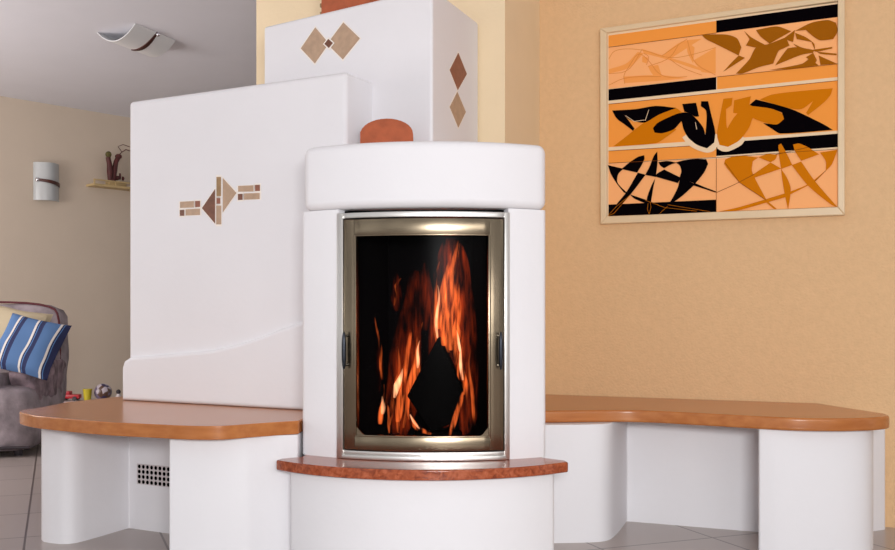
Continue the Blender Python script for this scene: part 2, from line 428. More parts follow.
# things standing on the stove
UB = -UN
pz = U0 + UD*.40 + UB*.085
t = thing('terracotta_trough', 'terracotta trough standing on top of the tallest white stove block', 'planter', (pz.x, pz.y, Zu))
rot = Matrix(((UD.x, UB.x, 0), (UD.y, UB.y, 0), (0, 0, 1)))
def loc(u, v, z): return pz + UD*u + UB*v + Vector((0, 0, z+Zu))
bm = bmesh.new()
hu, hv, hh = .118, .06, .14
for (cu, cv, su, sv) in ((0, -hv+.008, 2*hu, .016), (0, hv-.008, 2*hu, .016), (-hu+.008, 0, .016, 2*hv-.032), (hu-.008, 0, .016, 2*hv-.032)):
    box(bm, loc(cu, cv, hh/2), (su, sv, hh), rot)
box(bm, loc(0, 0, .01), (2*hu-.03, 2*hv-.03, .018), rot)
link('trough_body', bm, 'terracotta', t)
bm = bmesh.new()
for (cu, cv, su, sv) in ((0, -hv-.004, 2*hu+.03, .018), (0, hv+.004, 2*hu+.03, .018), (-hu-.004, 0, .018, 2*hv), (hu+.004, 0, .018, 2*hv)):
    box(bm, loc(cu, cv, hh-.012), (su, sv, .026), rot)
link('trough_rim', bm, 'terracotta', t)
for z in (.018, .05):
    bm = bmesh.new(); box(bm, loc(-hu-.016, -.02, z), (.03, .03, .014), rot); link('end_peg', bm, 'tile_ochre', t)

hp = at(386.5, 143, 3.36)
pts = [(-.090, 0)]+[(-.090, .095)]+[(.0+.090*math.cos(a)*1.0, .085+.052*math.sin(a)) for a in [math.pi*(1-i/16)+(-.15 if i == 0 else 0) for i in range(17)]]+[(.092, 0)]
bm = slab([(hp.x+u, hp.y-u*.08, 1.3145+z) for u, z in pts], (0, .022, 0)); bevel(bm, .004, 2, 40)
tag(link('clay_arch', bm, 'terracotta', None), 'half-round terracotta piece standing on the stove column behind its rounded edge', 'clay ornament')

# logs and fire inside
fy = 3.16
bm = slab([at(438, 337, fy), at(463, 391, fy), at(451, 424, fy), at(431, 432, fy), at(407, 396, fy)], (0.01, .14, .0)); bevel(bm, .004, 2)
tag(link('split_log', bm, 'log'), 'large charred split log standing on its corner, diamond-shaped end facing out', 'log', )
bm = slab([at(424, 440.5, fy-.03), at(426, 431, fy-.03), at(440, 426, fy-.03), at(452, 420, fy-.03), at(460, 423, fy-.03), at(462, 440.5, fy-.03)], (-.01, .09, 0)); bevel(bm, .004, 2)
o = tag(link('split_log', bm, 'log'), 'small charred log lying low in front of the large upright log', 'log')
mn = min(v.co.z for v in o.data.vertices); o.location.z += ZL+.0125-mn
bm = bmesh.new(); box(bm, at(438, 437, fy+.07)+Vector((0, 0, 0)), (.16, .10, .04)); 
for v in bm.verts: v.co.z = ZL+.0125 if v.co.z < .40 else v.co.z
bevel(bm, .012, 3)
tag(link('split_log', bm, 'log'), 'low charred log lying flat beneath the large upright log', 'log')
fire = thing('log_fire', 'orange and red log fire burning behind the curved stove glass', 'fire', (-.1, 3.2, ZL+.013))
def tongue(path, widths, m, Y, flat=.8):
    line = smooth_line([tuple(at(x, y, Y)) for x, y in path], 2)
    n = len(line); r = []
    for i in range(n):
        k = i/(n-1)*(len(widths)-1); a = int(min(k, len(widths)-2)); r.append((widths[a]*(1-k+a)+widths[a+1]*(k-a))*Y/F)
    bm = bmesh.new(); tube(bm, line, r, 14, flat)
    for v in bm.verts:
        d = noise.noise_vector(Vector((v.co.x*18, v.co.y*18, v.co.z*9)))*.010; v.co.x += d.x; v.co.z += d.z*.5
    link('flame', bm, m, fire)
R_, O_, Y_ = 'flame_red', 'flame_orange', 'flame_yellow'
# broad dim veils of red flame
tongue([(436, 425), (448, 380), (446, 330), (452, 280), (452, 238)], [12, 22, 17, 18, 5], R_, 3.29)
tongue([(462, 436), (473, 400), (469, 350), (464, 300), (462, 250)], [2, 11, 13, 9, 2], R_, 3.28)
tongue([(400, 436), (402, 400), (404, 360), (410, 325), (416, 270)], [5, 17, 16, 12, 3], R_, 3.29)
tongue([(376, 400), (378, 370), (374, 345), (370, 315)], [3, 6, 6, 1], R_, 3.28)
tongue([(398, 312), (395, 295), (397, 272)], [2, 6, 1], R_, 3.27)
tongue([(425, 330), (424, 300), (426, 262)], [4, 9, 2], R_, 3.29)
# slender brighter tongues
rnd = random.Random(11)
def strand(x0, y0, x1, y1, wd, m, Y, sway=4):
    n = 6; ph = rnd.uniform(0, 6.3); k = rnd.uniform(.6, 1.3)
    path = [(x0+(x1-x0)*i/n + sway*math.sin(ph+i*k)*(i/n), y0+(y1-y0)*i/n) for i in range(n+1)]
    tongue(path, [wd*.45, wd*.9, wd, wd*.8, wd*.45, .3], m, Y, .6)
for x0, y0, x1, y1, wd, m in [
    (390, 425, 402, 340, 2.6, O_), (398, 422, 411, 322, 4.4, O_), (404, 428, 416, 335, 2.6, O_), (410, 400, 424, 322, 3, O_), (384, 380, 376, 318, 2, O_),
    (437, 345, 436, 262, 2.6, O_), (440, 330, 447, 250, 4.2, O_), (444, 345, 456, 240, 5.2, O_), (450, 350, 462, 243, 3.6, O_), (455, 365, 458, 290, 3.4, O_),
    (464, 395, 456, 318, 3.4, O_), (448, 352, 443, 300, 3.0, O_), (467, 415, 463, 345, 2.4, O_), (473, 425, 470, 350, 1.8, O_), (395, 306, 398, 278, 2.6, O_),
    (418, 378, 420, 330, 2.4, O_), (381, 424, 381, 384, 3, O_), (390, 433, 388, 395, 1.8, O_), (400, 433, 399, 395, 1.8, O_),
    (394, 398, 402, 368, 3.2, Y_), (438.5, 338, 437, 285, 1.9, Y_), (382, 414, 381, 396, 2.0, Y_), (417, 368, 420, 340, 1.8, Y_), (463, 380, 458, 342, 2.4, Y_), (459, 352, 456, 330, 1.6, Y_)]:
    strand(x0, y0, x1, y1, wd, m, 3.19 + rnd.uniform(-.03, .05), 3.5 if m == O_ else 1)
tongue([(407, 408), (411, 418), (419, 429), (432, 434)], [1, 3, 2.6, 1], O_, 3.12)
tongue([(449, 436), (455, 422), (461, 402), (463, 392)], [1, 2.6, 2.6, .6], O_, 3.12)
tongue([(409, 414), (413, 421), (419, 428)], [.6, 1.5, .6], Y_, 3.1)

# ------------------------------------------------------------ benches
TH = .043
# left bench
lbench = thing('corner_bench', 'white masonry bench with orange-brown wooden top wrapping the stove on its left side', 'bench', (-1.0, 3.4, 0))
front = smooth_line([(-1.475, 3.56), (-1.512, 3.46), (-1.40, 3.31), (-1.27, 3.215), (-1.063, 3.087), (-.90, 3.03), (-.79, 2.985), (-.68, 2.975), (-.60, 3.045), (-.52, 3.10), (-.471, 3.130)], 2)
pts = front + [(-.450, 3.5), (-.45, 3.8), (-1.05, 4.17), (-1.33, 4.10), (-1.46, 3.80)]
bm = prism(pts, BT-TH, BT-.0005); bevel(bm, .014, 4, 50)
link('bench_top', bm, 'wood', lbench, wn=True)
fp = smooth_line([(-1.38, 3.66), (-1.425, 3.52), (-1.415, 3.43), (-1.34, 3.385), (-1.285, 3.385), (-1.25, 3.45), (-1.172, 3.64)], 1)
base = fp + [(-.868, 3.477), (-.862, 3.062)] + smooth_line([(-.862, 3.06), (-.74, 3.045), (-.63, 3.05), (-.585, 3.08), (-.54, 3.10), (-.471, 3.112)], 2)[1:] + [(-.471, 3.5), (-.468, 3.8), (-1.05, 4.12), (-1.28, 4.04)]
bm = prism(base, 0, BT-TH-.0005); bevel(bm, .008, 3, 40, sel=lambda e: abs(e.verts[0].co.z-e.verts[1].co.z) > .1)
bb = link('bench_base', bm, 'plaster', lbench, wn=True)
# perforated vent on the recess panel
a = Vector((-1.172, 3.64, 0)); c = Vector((-.868, 3.477, 0)); vd = (c-a).normalized(); vn = Vector((vd.y, -vd.x, 0))
def vp(px, py, o=0): return onplane(px, py, a+vn*o, vn)
p0, p1 = vp(137.5, 463.5), vp(172, 487.5)
wv = (p1-p0).dot(vd); top_, bot_ = p0.z, p1.z
bm = bmesh.new()
box(bm, (p0+vd*wv/2)*1 - Vector((0, 0, p0.z)) + Vector((0, 0, (top_+bot_)/2)) + vn*.0015, (wv, .003, top_-bot_), Matrix(((vd.x, -vn.x, 0), (vd.y, -vn.y, 0), (0, 0, 1))))
nx, nz = 8, 4; st = wv/(nx+.3)
for i in range(nx):
    for k in range(nz):
        c0 = p0 + vd*(st*(i+.6)); z = top_-(top_-bot_)*(k+.5)/nz
        ctr = Vector((c0.x, c0.y, z)) + vn*.0034
        rr = st*.36
        f = [bm.verts.new(ctr + vd*math.cos(t)*rr + Vector((0, 0, math.sin(t)*rr))) for t in [2*math.pi*q/12 for q in range(12)]]
        bm.faces.new(f).material_index = 1  # flat black disc painted on for the shade inside a hole
vg = link('vent_grille', bm, ['white_toy', 'black'], bb, smooth=False); vg['label'] = 'perforated off-white vent plate'

# right bench
rbench = thing('corner_bench', 'white masonry bench with wooden top running along the peach wall right of the stove', 'bench', (.9, 3.6, 0))
front = smooth_line([(.315, 3.445), (.45, 3.462), (.61, 3.482), (.72, 3.45), (.87, 3.36), (1.02, 3.265), (1.13, 3.205), (1.27, 3.19), (1.38, 3.215), (1.47, 3.27), (1.485, 3.36)], 2)
k1 = WC0 + WCN*.002; k0 = cn+WCN*.002 + WCD*.02
k0 = Vector((.400, 4.178, 0))
pts = front + [(1.455, 3.50), (k1.x, k1.y), (k0.x, k0.y), (.240, 3.77), (.282, 3.56)]
bm = prism(pts, BT-TH, BT); bevel(bm, .012, 4, 50)
link('bench_top', bm, 'wood', rbench, wn=True)
w1 = Vector((1.616, 3.658, 0))+WCN*.002
base = [(.292, 3.55)] + smooth_line([(.292, 3.395), (.48, 3.405), (.555, 3.425), (.60, 3.52), (.682, 3.76)], 2)[1:] + [(1.155, 3.559), (1.032, 3.285)] + \
    smooth_line([(1.034, 3.283), (1.10, 3.25), (1.25, 3.235), (1.37, 3.25), (1.43, 3.31), (1.445, 3.38), (1.475, 3.55)], 2)[1:] + [(1.60, 3.615), (w1.x, w1.y), (k0.x+.05, k0.y-.02), (.292, 3.8)]
bm = prism(base, 0, BT-TH-.0005); bevel(bm, .008, 3, 40, sel=lambda e: abs(e.verts[0].co.z-e.verts[1].co.z) > .1)
link('bench_base', bm, 'plaster', rbench, wn=True)

# ------------------------------------------------------------ painting
art = [('peach', (250, 178, 118)), ('orange', (243, 155, 70)), ('dark_orange', (205, 118, 14)), ('black', (8, 5, 8)), ('brown', (158, 92, 16)),
       ('cream', (236, 208, 172)), ('faint', (244, 160, 84)), ('line', (120, 62, 20))]
for k, c in art: M['art_'+k] = mat('art_'+k, c, 1, spec=0)
AI = {k: i for i, (k, c) in enumerate(art)}
def wp(px, py, off): return onplane(px, py, WC0+WCN*off, WCN)
pic = thing('framed_painting', 'abstract painting in orange, brown and black in a pale frame on the peach wall', 'painting', tuple(wp(723, 220, 0)))
bm = bmesh.new()
O = [(601.5, 30), (845, -3.3), (845, 215.6), (602, 224.5)]; I = [(608.3, 34.5), (838, 2.8), (838, 207.6), (608.3, 217)]
th = .028
for i in range(4):
    j = (i+1) % 4
    slab([wp(*O[i], .002), wp(*O[j], .002), wp(*I[j], .002), wp(*I[i], .002)], WCN*th, bm)
bevel(bm, .003, 2, 60)
link('picture_frame', bm, 'frame_wood', pic, smooth=False)
bm = bmesh.new(); lay = [0]
def poly(pts, col, lv=None):
    lay[0] += 1
    off = .016 + lay[0]*.00002 if lv is None else lv
    vs = [bm.verts.new(wp(x, y, off)) for x, y in pts]
    for tri in tessellate_polygon([[Vector((x, y, 0)) for x, y in pts]]):
        try: f = bm.faces.new([vs[k] for k in tri])
        except ValueError: continue
        f.material_index = AI[col]
def stroke(pts, wd, col):
    for i in range(len(pts)-1):
        (x0, y0), (x1, y1) = pts[i], pts[i+1]; l = math.hypot(x1-x0, y1-y0) or 1
        nx_, ny_ = -(y1-y0)/l*wd/2, (x1-x0)/l*wd/2
        poly([(x0+nx_, y0+ny_), (x1+nx_, y1+ny_), (x1-nx_, y1-ny_), (x0-nx_, y0-ny_)], col)
def quad(x0, a0, b0, x1, a1, b1, col): poly([(x0, a0), (x1, a1), (x1, b1), (x0, b0)], col)
XL, XM, XR = 607.5, 716.3, 839
quad(XL, 33, 218, XR, 2, 208.5, 'cream')
quad(608.5, 35.5, 47, XM, 21, 33, 'orange'); quad(XM, 20.6, 32.8, 838, 3.8, 17, 'black')
quad(608.5, 47.5, 89, XM, 33.3, 77, 'peach'); quad(XM, 32.8, 76.8, 838, 17, 63.6, 'peach')
quad(608.5, 89.3, 100.8, XM, 77, 89.6, 'black'); quad(XM+.7, 77, 89.4, 838, 63.8, 77, 'orange')
quad(608.5, 104.2, 147.2, XM, 93, 139.5, 'orange'); quad(XM, 93, 139.5, 838, 80.5, 130.6, 'orange')
quad(608.5, 151, 163, XM, 144.5, 157, 'orange'); quad(XM, 143, 156, 838, 133.6, 147, 'black')
quad(608.5, 163.4, 216.4, XM, 158.5, 212.3, 'peach'); quad(XM, 158.6, 212.3, 838, 149.5, 206.8, 'peach')
quad(608.5, 204.6, 216.2, XM, 199.6, 212.2, 'black')
def curve_through(pts):                  # smooth outline through the points, keeping sharp tips sharp
    n = len(pts); out = []; tan = []; sh = []
    for i in range(n):
        a, b, c = Vector(pts[i-1]), Vector(pts[i]), Vector(pts[(i+1) % n])
        u, v = (b-a), (c-b); sh.append(u.angle(v, 0) > math.radians(45)); tan.append((c-a))
    for i in range(n):
        j = (i+1) % n; b, c = Vector(pts[i]), Vector(pts[j]); d = c-b; L_ = d.length
        t0 = d if sh[i] else tan[i].normalized()*L_*.8; t1 = d if sh[j] else tan[j].normalized()*L_*.8
        for k in range(5):
            t = k/5; h = (2*t**3-3*t*t+1, t**3-2*t*t+t, -2*t**3+3*t*t, t**3-t*t)
            out.append(tuple(b*h[0]+t0*h[1]+c*h[2]+t1*h[3]))
    return out
def Z(ox, oy, s, pts, col): poly(curve_through([(ox+x/s, oy+y/s) for x, y in pts]), col)
# top row, left: pale tangle
for pts in [[(640,210),(795,120),(795,300),(700,290)], [(420,180),(560,80),(700,60),(620,110),(480,200)], [(60,270),(180,230),(260,150),(300,160),(200,260),(60,300)],
            [(330,250),(400,240),(430,330),(400,350),(350,290)], [(160,320),(400,310),(600,330),(400,350),(170,365)], [(290,130),(480,190),(640,240),(760,300),(600,250),(470,205),(300,160)],
            [(290,180),(330,190),(320,230),(290,220)], [(600,80),(650,120),(640,230),(600,150)]]:
    Z(600, 30, 6.872, pts, 'faint')
M['art_faintline'] = mat('art_faintline', (222, 138, 66), 1, spec=0); AI['fl'] = len(art)
for pts in [[(60,200),(100,130),(290,130),(470,200),(640,170),(795,120)], [(60,300),(200,290),(290,130)], [(420,180),(600,60)], [(480,200),(560,260),(700,310)],
            [(170,370),(160,310),(200,250),(260,150),(330,200),(420,330),(600,320)], [(320,240),(340,180),(300,160)], [(600,70),(640,230),(795,310)], [(60,380),(180,320),(420,320)], [(330,250),(480,200),(540,100)]]:
    stroke([(600+x/6.872, 30+y/6.872) for x, y in smooth_line(pts, 2)], .55, 'fl')
# top row, right: brown swirls
for pts in [[(-75,190),(60,190),(120,210),(145,260),(130,305),(60,270),(0,240),(-50,215)], [(130,305),(165,318),(100,360),(45,395),(90,345)], [(160,170),(200,205),(290,255),(245,265),(170,250),(190,215)],
            [(225,165),(340,145),(420,172),(300,240),(250,200)], [(225,262),(300,240),(390,205),(410,250),(380,265),(350,280),(320,350),(240,370),(150,405),(115,405),(190,325)],
            [(440,170),(530,125),(620,110),(665,125),(675,170),(650,215),(580,222),(540,200),(500,165)], [(400,265),(450,260),(540,290),(480,300),(390,335),(330,360),(380,290)],
            [(300,385),(480,350),(520,320),(570,360),(420,378)], [(570,305),(670,350),(580,358)], [(440,180),(500,205),(545,240),(550,275),(530,230),(450,215)],
            [(530,275),(645,258),(645,266),(560,284)], [(560,284),(670,295),(668,304),(580,296)], [(380,210),(440,165),(430,230),(410,225)], [(430,240),(480,262),(545,275),(540,290),(470,275)], [(540,290),(560,330),(550,350),(500,315)]]:
    Z(715, 0, 5.5, pts, 'brown')
# middle row
Z(595, 80, 6.877, [(125,457),(200,400),(300,320),(400,250),(520,200),(560,195),(600,225),(470,300),(560,340),(500,385),(420,434)], 'dark_orange')
Z(595, 80, 6.877, [(600,395),(640,445),(700,480),(770,500),(820,485),(845,440),(835,370),(640,370)], 'cream')
Z(710, 70, 6.114, [(35,400),(45,480),(75,497),(115,497),(190,460),(220,420),(150,380),(60,380)], 'cream')
Z(595, 80, 6.877, [(118,210),(280,200),(420,178),(560,192),(440,238),(345,292),(290,288),(230,268),(200,235),(240,290),(272,335),(262,350),(210,310),(150,265)], 'black')
Z(595, 80, 6.877, [(398,332),(430,295),(520,250),(580,228),(640,228),(592,285),(540,340),(460,366),(410,362)], 'black')
Z(595, 80, 6.877, [(560,240),(600,224),(650,228),(700,270),(745,330),(762,400),(770,470),(700,445),(640,395),(610,340),(590,270)], 'black')
Z(595, 80, 6.877, [(728,180),(730,146),(778,146),(800,240),(827,360),(820,430),(770,470),(750,440),(762,350),(768,250),(760,205)], 'black')
Z(595, 80, 6.877, [(600,165),(625,163),(695,156),(703,190),(715,250),(690,252),(650,228),(615,218)], 'black')
Z(710, 70, 6.114, [(305,180),(380,150),(560,128),(750,112),(738,150),(700,195),(600,275),(588,262),(630,190),(560,238),(480,232)], 'dark_orange')
Z(710, 70, 6.114, [(243,212),(280,180),(380,205),(500,240),(600,285),(700,335),(750,366),(430,388),(380,360),(325,325),(400,330),(450,300),(440,260),(370,235),(250,220)], 'black')
Z(710, 70, 6.114, [(82,176),(138,170),(132,215),(98,240),(103,350),(140,420),(110,470),(58,458),(43,400),(58,300)], 'dark_orange')
Z(710, 70, 6.114, [(168,265),(142,262),(148,185),(250,160),(240,212),(300,240),(262,292),(240,350),(180,430),(110,470),(80,440),(100,370),(140,300)], 'dark_orange')
Z(710, 70, 6.114, [(200,215),(300,225),(380,238),(440,268),(452,300),(410,332),(350,325),(262,292)], 'dark_orange')
for pts in [[(370,205),(345,280)], [(690,290),(700,340)], [(210,245),(270,285),(340,275)]]:
    stroke([(595+x/6.877, 80+y/6.877) for x, y in pts], .5, 'cream')
# bottom row, left black and right orange
for pts in [[(338,70),(295,82),(230,125),(182,165),(290,190),(320,140),(340,95)], [(295,190),(348,204),(240,345),(110,485),(95,487),(150,405),(215,325)], [(88,138),(195,163),(160,200),(152,250),(170,280),(222,330),(200,328),(150,265),(110,200)],
            [(428,45),(405,75),(375,150),(345,205),(418,220),(430,120)], [(414,230),(388,280),(360,355),(355,388),(385,392),(400,300)], [(436,118),(500,110),(562,122),(520,135),(475,160),(448,140)],
            [(475,168),(590,225),(570,262),(410,216),(430,195)], [(555,120),(620,103),(700,95),(765,98),(778,130),(750,190),(690,265),(580,228),(594,180),(582,140)], [(585,226),(690,268),(600,350),(510,415),(485,434),(530,370),(570,290)],
            [(680,258),(750,288),(835,320),(828,326),(670,276)], [(240,340),(360,380),(480,425),(700,457),(480,440),(350,402),(270,368)]]:
    Z(595, 145, 6.877, pts, 'black')
for pts in [[(90,485),(150,420),(240,345),(130,470),(90,487)], [(365,400),(360,440),(372,475),(385,430),(380,395)], [(345,380),(480,430),(700,455)], [(500,410),(620,430),(790,458)], [(440,475),(500,420)]]:
    stroke([(595+x/6.877, 145+y/6.877) for x, y in pts], .28, 'dark_orange')
for pts in [[(93,150),(140,130),(210,126),(295,138),(262,160),(256,215),(275,265),(350,405),(290,365),(180,290),(110,210),(86,175)], [(295,136),(350,116),(412,120),(400,148),(370,167)], [(418,62),(435,52),(470,115),(503,183),(435,208),(424,140)],
            [(434,206),(470,260),(494,330),(478,455),(460,380),(440,260)], [(262,242),(370,168),(436,205),(270,262)], [(508,58),(545,52),(600,75),(668,118),(558,158),(520,100)],
            [(500,184),(557,162),(640,280),(780,442),(740,425),(600,310)], [(672,107),(780,90),(745,180),(708,220),(707,160)], [(714,212),(640,285),(490,364),(480,350),(600,300)],
            [(50,469),(180,440),(480,350),(492,372),(340,415),(160,464)], [(345,398),(408,452),(392,452),(335,405)]]:
    Z(710, 135, 6.114, pts, 'dark_orange')
for pts in [[(0,340),(40,352),(160,298),(270,240)], [(93,170),(180,290),(345,400)], [(708,218),(640,285)], [(60,470),(780,440)], [(400,120),(600,75)]]:
    stroke([(710+x/6.114, 135+y/6.114) for x, y in pts], .5, 'line')
for s in [[(XM, 158), (XM, 212)], [(608.5, 47.3), (XM, 33)], [(XM, 77), (838, 63.8)], [(838, 4), (838, 77)], [(838, 81), (838, 130)], [(838, 150), (838, 207)],
          [(608.5, 104.2), (XM, 93), (838, 80.5)], [(608.5, 151), (690, 146)], [(608.5, 163.2), (XM, 157.5), (838, 149)]]:
    stroke(s, .45, 'line')
o = link('canvas', bm, ['art_'+k for k, c in art]+['art_faintline'], pic, smooth=False)

# ------------------------------------------------------------ the room beyond
# ceiling lamp: a trough of satin glass with a wooden bar across
A0, A2, B0 = Vector((-2.127, 6.0, CEIL)), Vector((-1.839, 5.82, CEIL)), Vector((-1.988, 6.36, CEIL))
cu, cv = A2-A0, B0-A0
lamp = thing('ceiling_lamp', 'white satin glass lamp curved like a trough under the grey ceiling', 'lamp', tuple(A0+cu/2+cv/2))
def trough(s0, s1, sag, t, drop=0):
    bm = bmesh.new(); n = 16; rows = []
    for i in range(n+1):
        u = i/n; z = -sag*(1-(2*u-1)**2)-.004-drop
        p = A0+cu*u
        rows.append([bm.verts.new(p+cv*s+Vector((0, 0, z+dz))) for s, dz in ((s0, 0), (s1, 0), (s1, t), (s0, t))])
    for i in range(n):
        for k in range(4):
            bm.faces.new((rows[i][k], rows[i][(k+1) % 4], rows[i+1][(k+1) % 4], rows[i+1][k]))
    bm.faces.new(rows[0]); bm.faces.new(rows[-1])
    return bm
link('glass_shade', trough(0, 1, .075, .004), 'lamp_glass', lamp)
bm = bmesh.new(); n = 12; rows = []
for i in range(n+1):
    u = .34+.70*i/n; z = -.075*(1-(2*u-1)**2)-.010
    wv2 = .035*math.sin(math.pi*min(1, (i+.6)/n*.9)) + .006
    rows.append([bm.verts.new(A0+cu*u+cv*(.52+q*wv2)+Vector((0, 0, z+dz))) for q, dz in ((-1, 0), (1, 0), (1, .008), (-1, .008))])
for i in range(n):
    for k in range(4): bm.faces.new((rows[i][k], rows[i][(k+1) % 4], rows[i+1][(k+1) % 4], rows[i+1][k]))
bm.faces.new(rows[0]); bm.faces.new(rows[-1])
link('wooden_bar', bm, 'red_wood', lamp)
bm = bmesh.new(); ballish(bm, A0+cu*1.04+cv*.52+Vector((0, 0, -.014)), (.013, .013, .012)); link('chrome_knob', bm, 'chrome', lamp)

# wall sconce on the far wall
def fw(px, py, off=0): return onplane(px, py, FW0+FWN*off, FWN)
s0, s1 = fw(33, 200), fw(58.5, 165); wd = (s1-s0).dot(FWD); mid = s0+FWD*wd/2
sc = thing('wall_sconce', 'pale blue-grey glass wall lamp with a reddish wooden bar on the beige wall', 'wall lamp', (mid.x, mid.y, s0.z))
bm = bmesh.new(); n = 12; rows = []
for i in range(n+1):
    u = i/n; bul = .07*(1-(2*u-1)**2)+.004; p = Vector((s0.x, s0.y, 0))+FWD*wd*u+FWN*bul
    rows.append([bm.verts.new(p+Vector((0, 0, z))+FWN*d) for z, d in ((s0.z, 0), (s1.z, 0), (s1.z, .005), (s0.z, .005))])
for i in range(n):
    for k in range(4): bm.faces.new((rows[i][k], rows[i][(k+1) % 4], rows[i+1][(k+1) % 4], rows[i+1][k]))
bm.faces.new(rows[0]); bm.faces.new(rows[-1]); link('glass_shade', bm, 'glass_frost', sc)
bm = bmesh.new(); rows = []; zc = (s0.z+s1.z)/2
for i in range(n+1):
    u = .12+.88*i/n; bul = .07*(1-(2*u-1)**2)+.0095; h = .010+.006*u; p = Vector((s0.x, s0.y, zc+.012-.03*u))+FWD*wd*u+FWN*bul
    rows.append([bm.verts.new(p+Vector((0, 0, z))+FWN*d) for z, d in ((-h, 0), (h, 0), (h, .014), (-h, .014))])
for i in range(n):
    for k in range(4): bm.faces.new((rows[i][k], rows[i][(k+1) % 4], rows[i+1][(k+1) % 4], rows[i+1][k]))
bm.faces.new(rows[0]); bm.faces.new(rows[-1]); link('wooden_bar', bm, 'red_wood', sc)
bm = bmesh.new(); ballish(bm, Vector((s0.x, s0.y, zc+.01))+FWD*wd*.09+FWN*.035, (.018, .018, .02)); link('chrome_knob', bm, 'chrome', sc)

# shelf
h0, h1 = fw(86, 182), fw(150, 190); zs = h0.z
sd = .13
sh = thing('wall_shelf', 'narrow pale wooden shelf with a low rail on the beige far wall', 'shelf', (h0.x, h0.y, zs-.03))
R3 = Matrix(((FWD.x, -FWN.x, 0), (FWD.y, -FWN.y, 0), (0, 0, 1)))
ln = (h1-h0).dot(FWD); mc = Vector((h0.x, h0.y, 0))+FWD*ln/2
bm = bmesh.new(); box(bm, mc+FWN*(sd/2+.002)+Vector((0, 0, zs-.03)), (ln, sd, .018), R3); link('shelf_board', bm, 'pine', sh, smooth=False)
bm = bmesh.new(); box(bm, mc+FWN*(sd-.004)+Vector((0, 0, zs+.012)), (ln, .010, .012), R3)
for k in (0.01, .33, .66, .99): box(bm, Vector((h0.x, h0.y, zs-.005))+FWD*ln*k+FWN*(sd-.004), (.01, .01, .034), R3)
link('shelf_rail', bm, 'pine', sh, smooth=False)
oc = fw(116, 180, .065)
orn = thing('driftwood_ornament', 'dark reddish wooden ornament with mossy tip and thin arching twigs on the wall shelf', 'ornament', (oc.x, oc.y, zs-.021))
bm = bmesh.new(); box(bm, Vector((oc.x, oc.y, zs-.021+.02)), (.16, .07, .038), R3); bevel(bm, .004, 2)
link('base_block', bm, 'pine', orn)
def op(px, py): return onplane(px, py, Vector((oc.x, oc.y, 0)), FWN)
bm = bmesh.new()
tube(bm, [op(110.5, 181), op(110, 172), op(109.5, 164), op(108, 157)], [.022, .026, .022, .02], 12)
tube(bm, [op(113, 181), op(114.5, 170), op(116, 162), op(119, 156)], [.02, .024, .02, .02], 12)
link('stem', bm, 'ornament', orn)
bm = bmesh.new(); ballish(bm, op(108.5, 154.5), (.026, .02, .028)); link('mossy_tip', bm, 'moss', orn)
bm = bmesh.new(); ballish(bm, op(118.5, 156.5), (.03, .02, .022)); link('burl', bm, 'ornament', orn)
bm = bmesh.new(); tube(bm, [op(119, 155), op(122, 152), op(126, 149.5), op(130, 151)], .004, 6)
tube(bm, [op(122, 152), op(118, 146.5), op(123, 144.5), op(130, 147)], .003, 6); link('twig', bm, 'ornament', orn)
bm = bmesh.new(); ballish(bm, op(117, 178.5)+Vector((0, 0, .004)), (.022, .018, .02)); ballish(bm, op(120, 176.5), (.010, .010, .03)); ballish(bm, op(123, 178.5), (.012, .012, .018)); link('figurine_group', bm, 'ornament', orn)

# toys against the far wall, on a low platform
TY = 7.85
bm = bmesh.new(); box(bm, Vector((at(97, 0, TY).x, TY+.02, .052)), (.66, .42, .104)); bevel(bm, .01, 2)
tag(link('toy_platform', bm, 'white_toy'), 'low pale box carrying the toys beside the far wall', 'toy box')
PZ = .1045
def patch_mat():
    m = bpy.data.materials.new('patchwork_ball'); m.use_nodes = True; n = m.node_tree.nodes; L = m.node_tree.links
    t = n.new('ShaderNodeTexVoronoi'); t.inputs['Scale'].default_value = 22; tc = n.new('ShaderNodeTexCoord'); L.new(tc.outputs['Object'], t.inputs['Vector'])
    r = n.new('ShaderNodeValToRGB'); s = n.new('ShaderNodeSeparateColor'); L.new(t.outputs['Color'], s.inputs[0]); L.new(s.outputs[0], r.inputs[0])
    e = r.color_ramp.elements; r.color_ramp.interpolation = 'CONSTANT'; e[0].color = lin((58, 50, 84)); e[1].position = .75; e[1].color = lin((92, 64, 50))
    x = e.new(.35); x.color = lin((186, 176, 184)); x = e.new(.55); x.color = lin((110, 98, 120))
    L.new(r.outputs[0], n['Principled BSDF'].inputs['Base Color']); n['Principled BSDF'].inputs['Roughness'].default_value = .3
    return m
M['ball'] = patch_mat()
c = at(103, 391, TY); bm = bmesh.new(); bmesh.ops.create_uvsphere(bm, u_segments=24, v_segments=16, radius=.068, matrix=Matrix.Translation((c.x, c.y, PZ+.0685)))
tag(link('toy_ball', bm, 'ball'), 'small patterned grey and violet ball behind the left bench top', 'ball')
c = at(87.5, 394, TY)
cup = thing('toy_cup', 'yellow plastic toy cup between the red toy and the ball', 'toy', (c.x, c.y, PZ))
bm = bmesh.new(); tube(bm, [Vector((c.x, c.y, PZ)), Vector((c.x, c.y, PZ+.06)), Vector((c.x, c.y, PZ+.085))], [.026, .032, .034], 16); link('cup_body', bm, 'yellow_toy', cup)
bm = bmesh.new(); tube(bm, [Vector((c.x, c.y, PZ+.085)), Vector((c.x, c.y, PZ+.093))], .037, 16); link('cup_rim', bm, 'yellow_toy', cup)
c = at(70.5, 396, TY)
car = thing('toy_car', 'red plastic toy car on the floor beside the armchair', 'toy', (c.x, c.y, PZ))
bm = bmesh.new(); box(bm, Vector((c.x, c.y, PZ+.034)), (.155, .07, .032)); box(bm, Vector((c.x-.03, c.y, PZ+.06)), (.07, .06, .03)); bevel(bm, .006, 2); link('car_body', bm, 'red_toy', car)
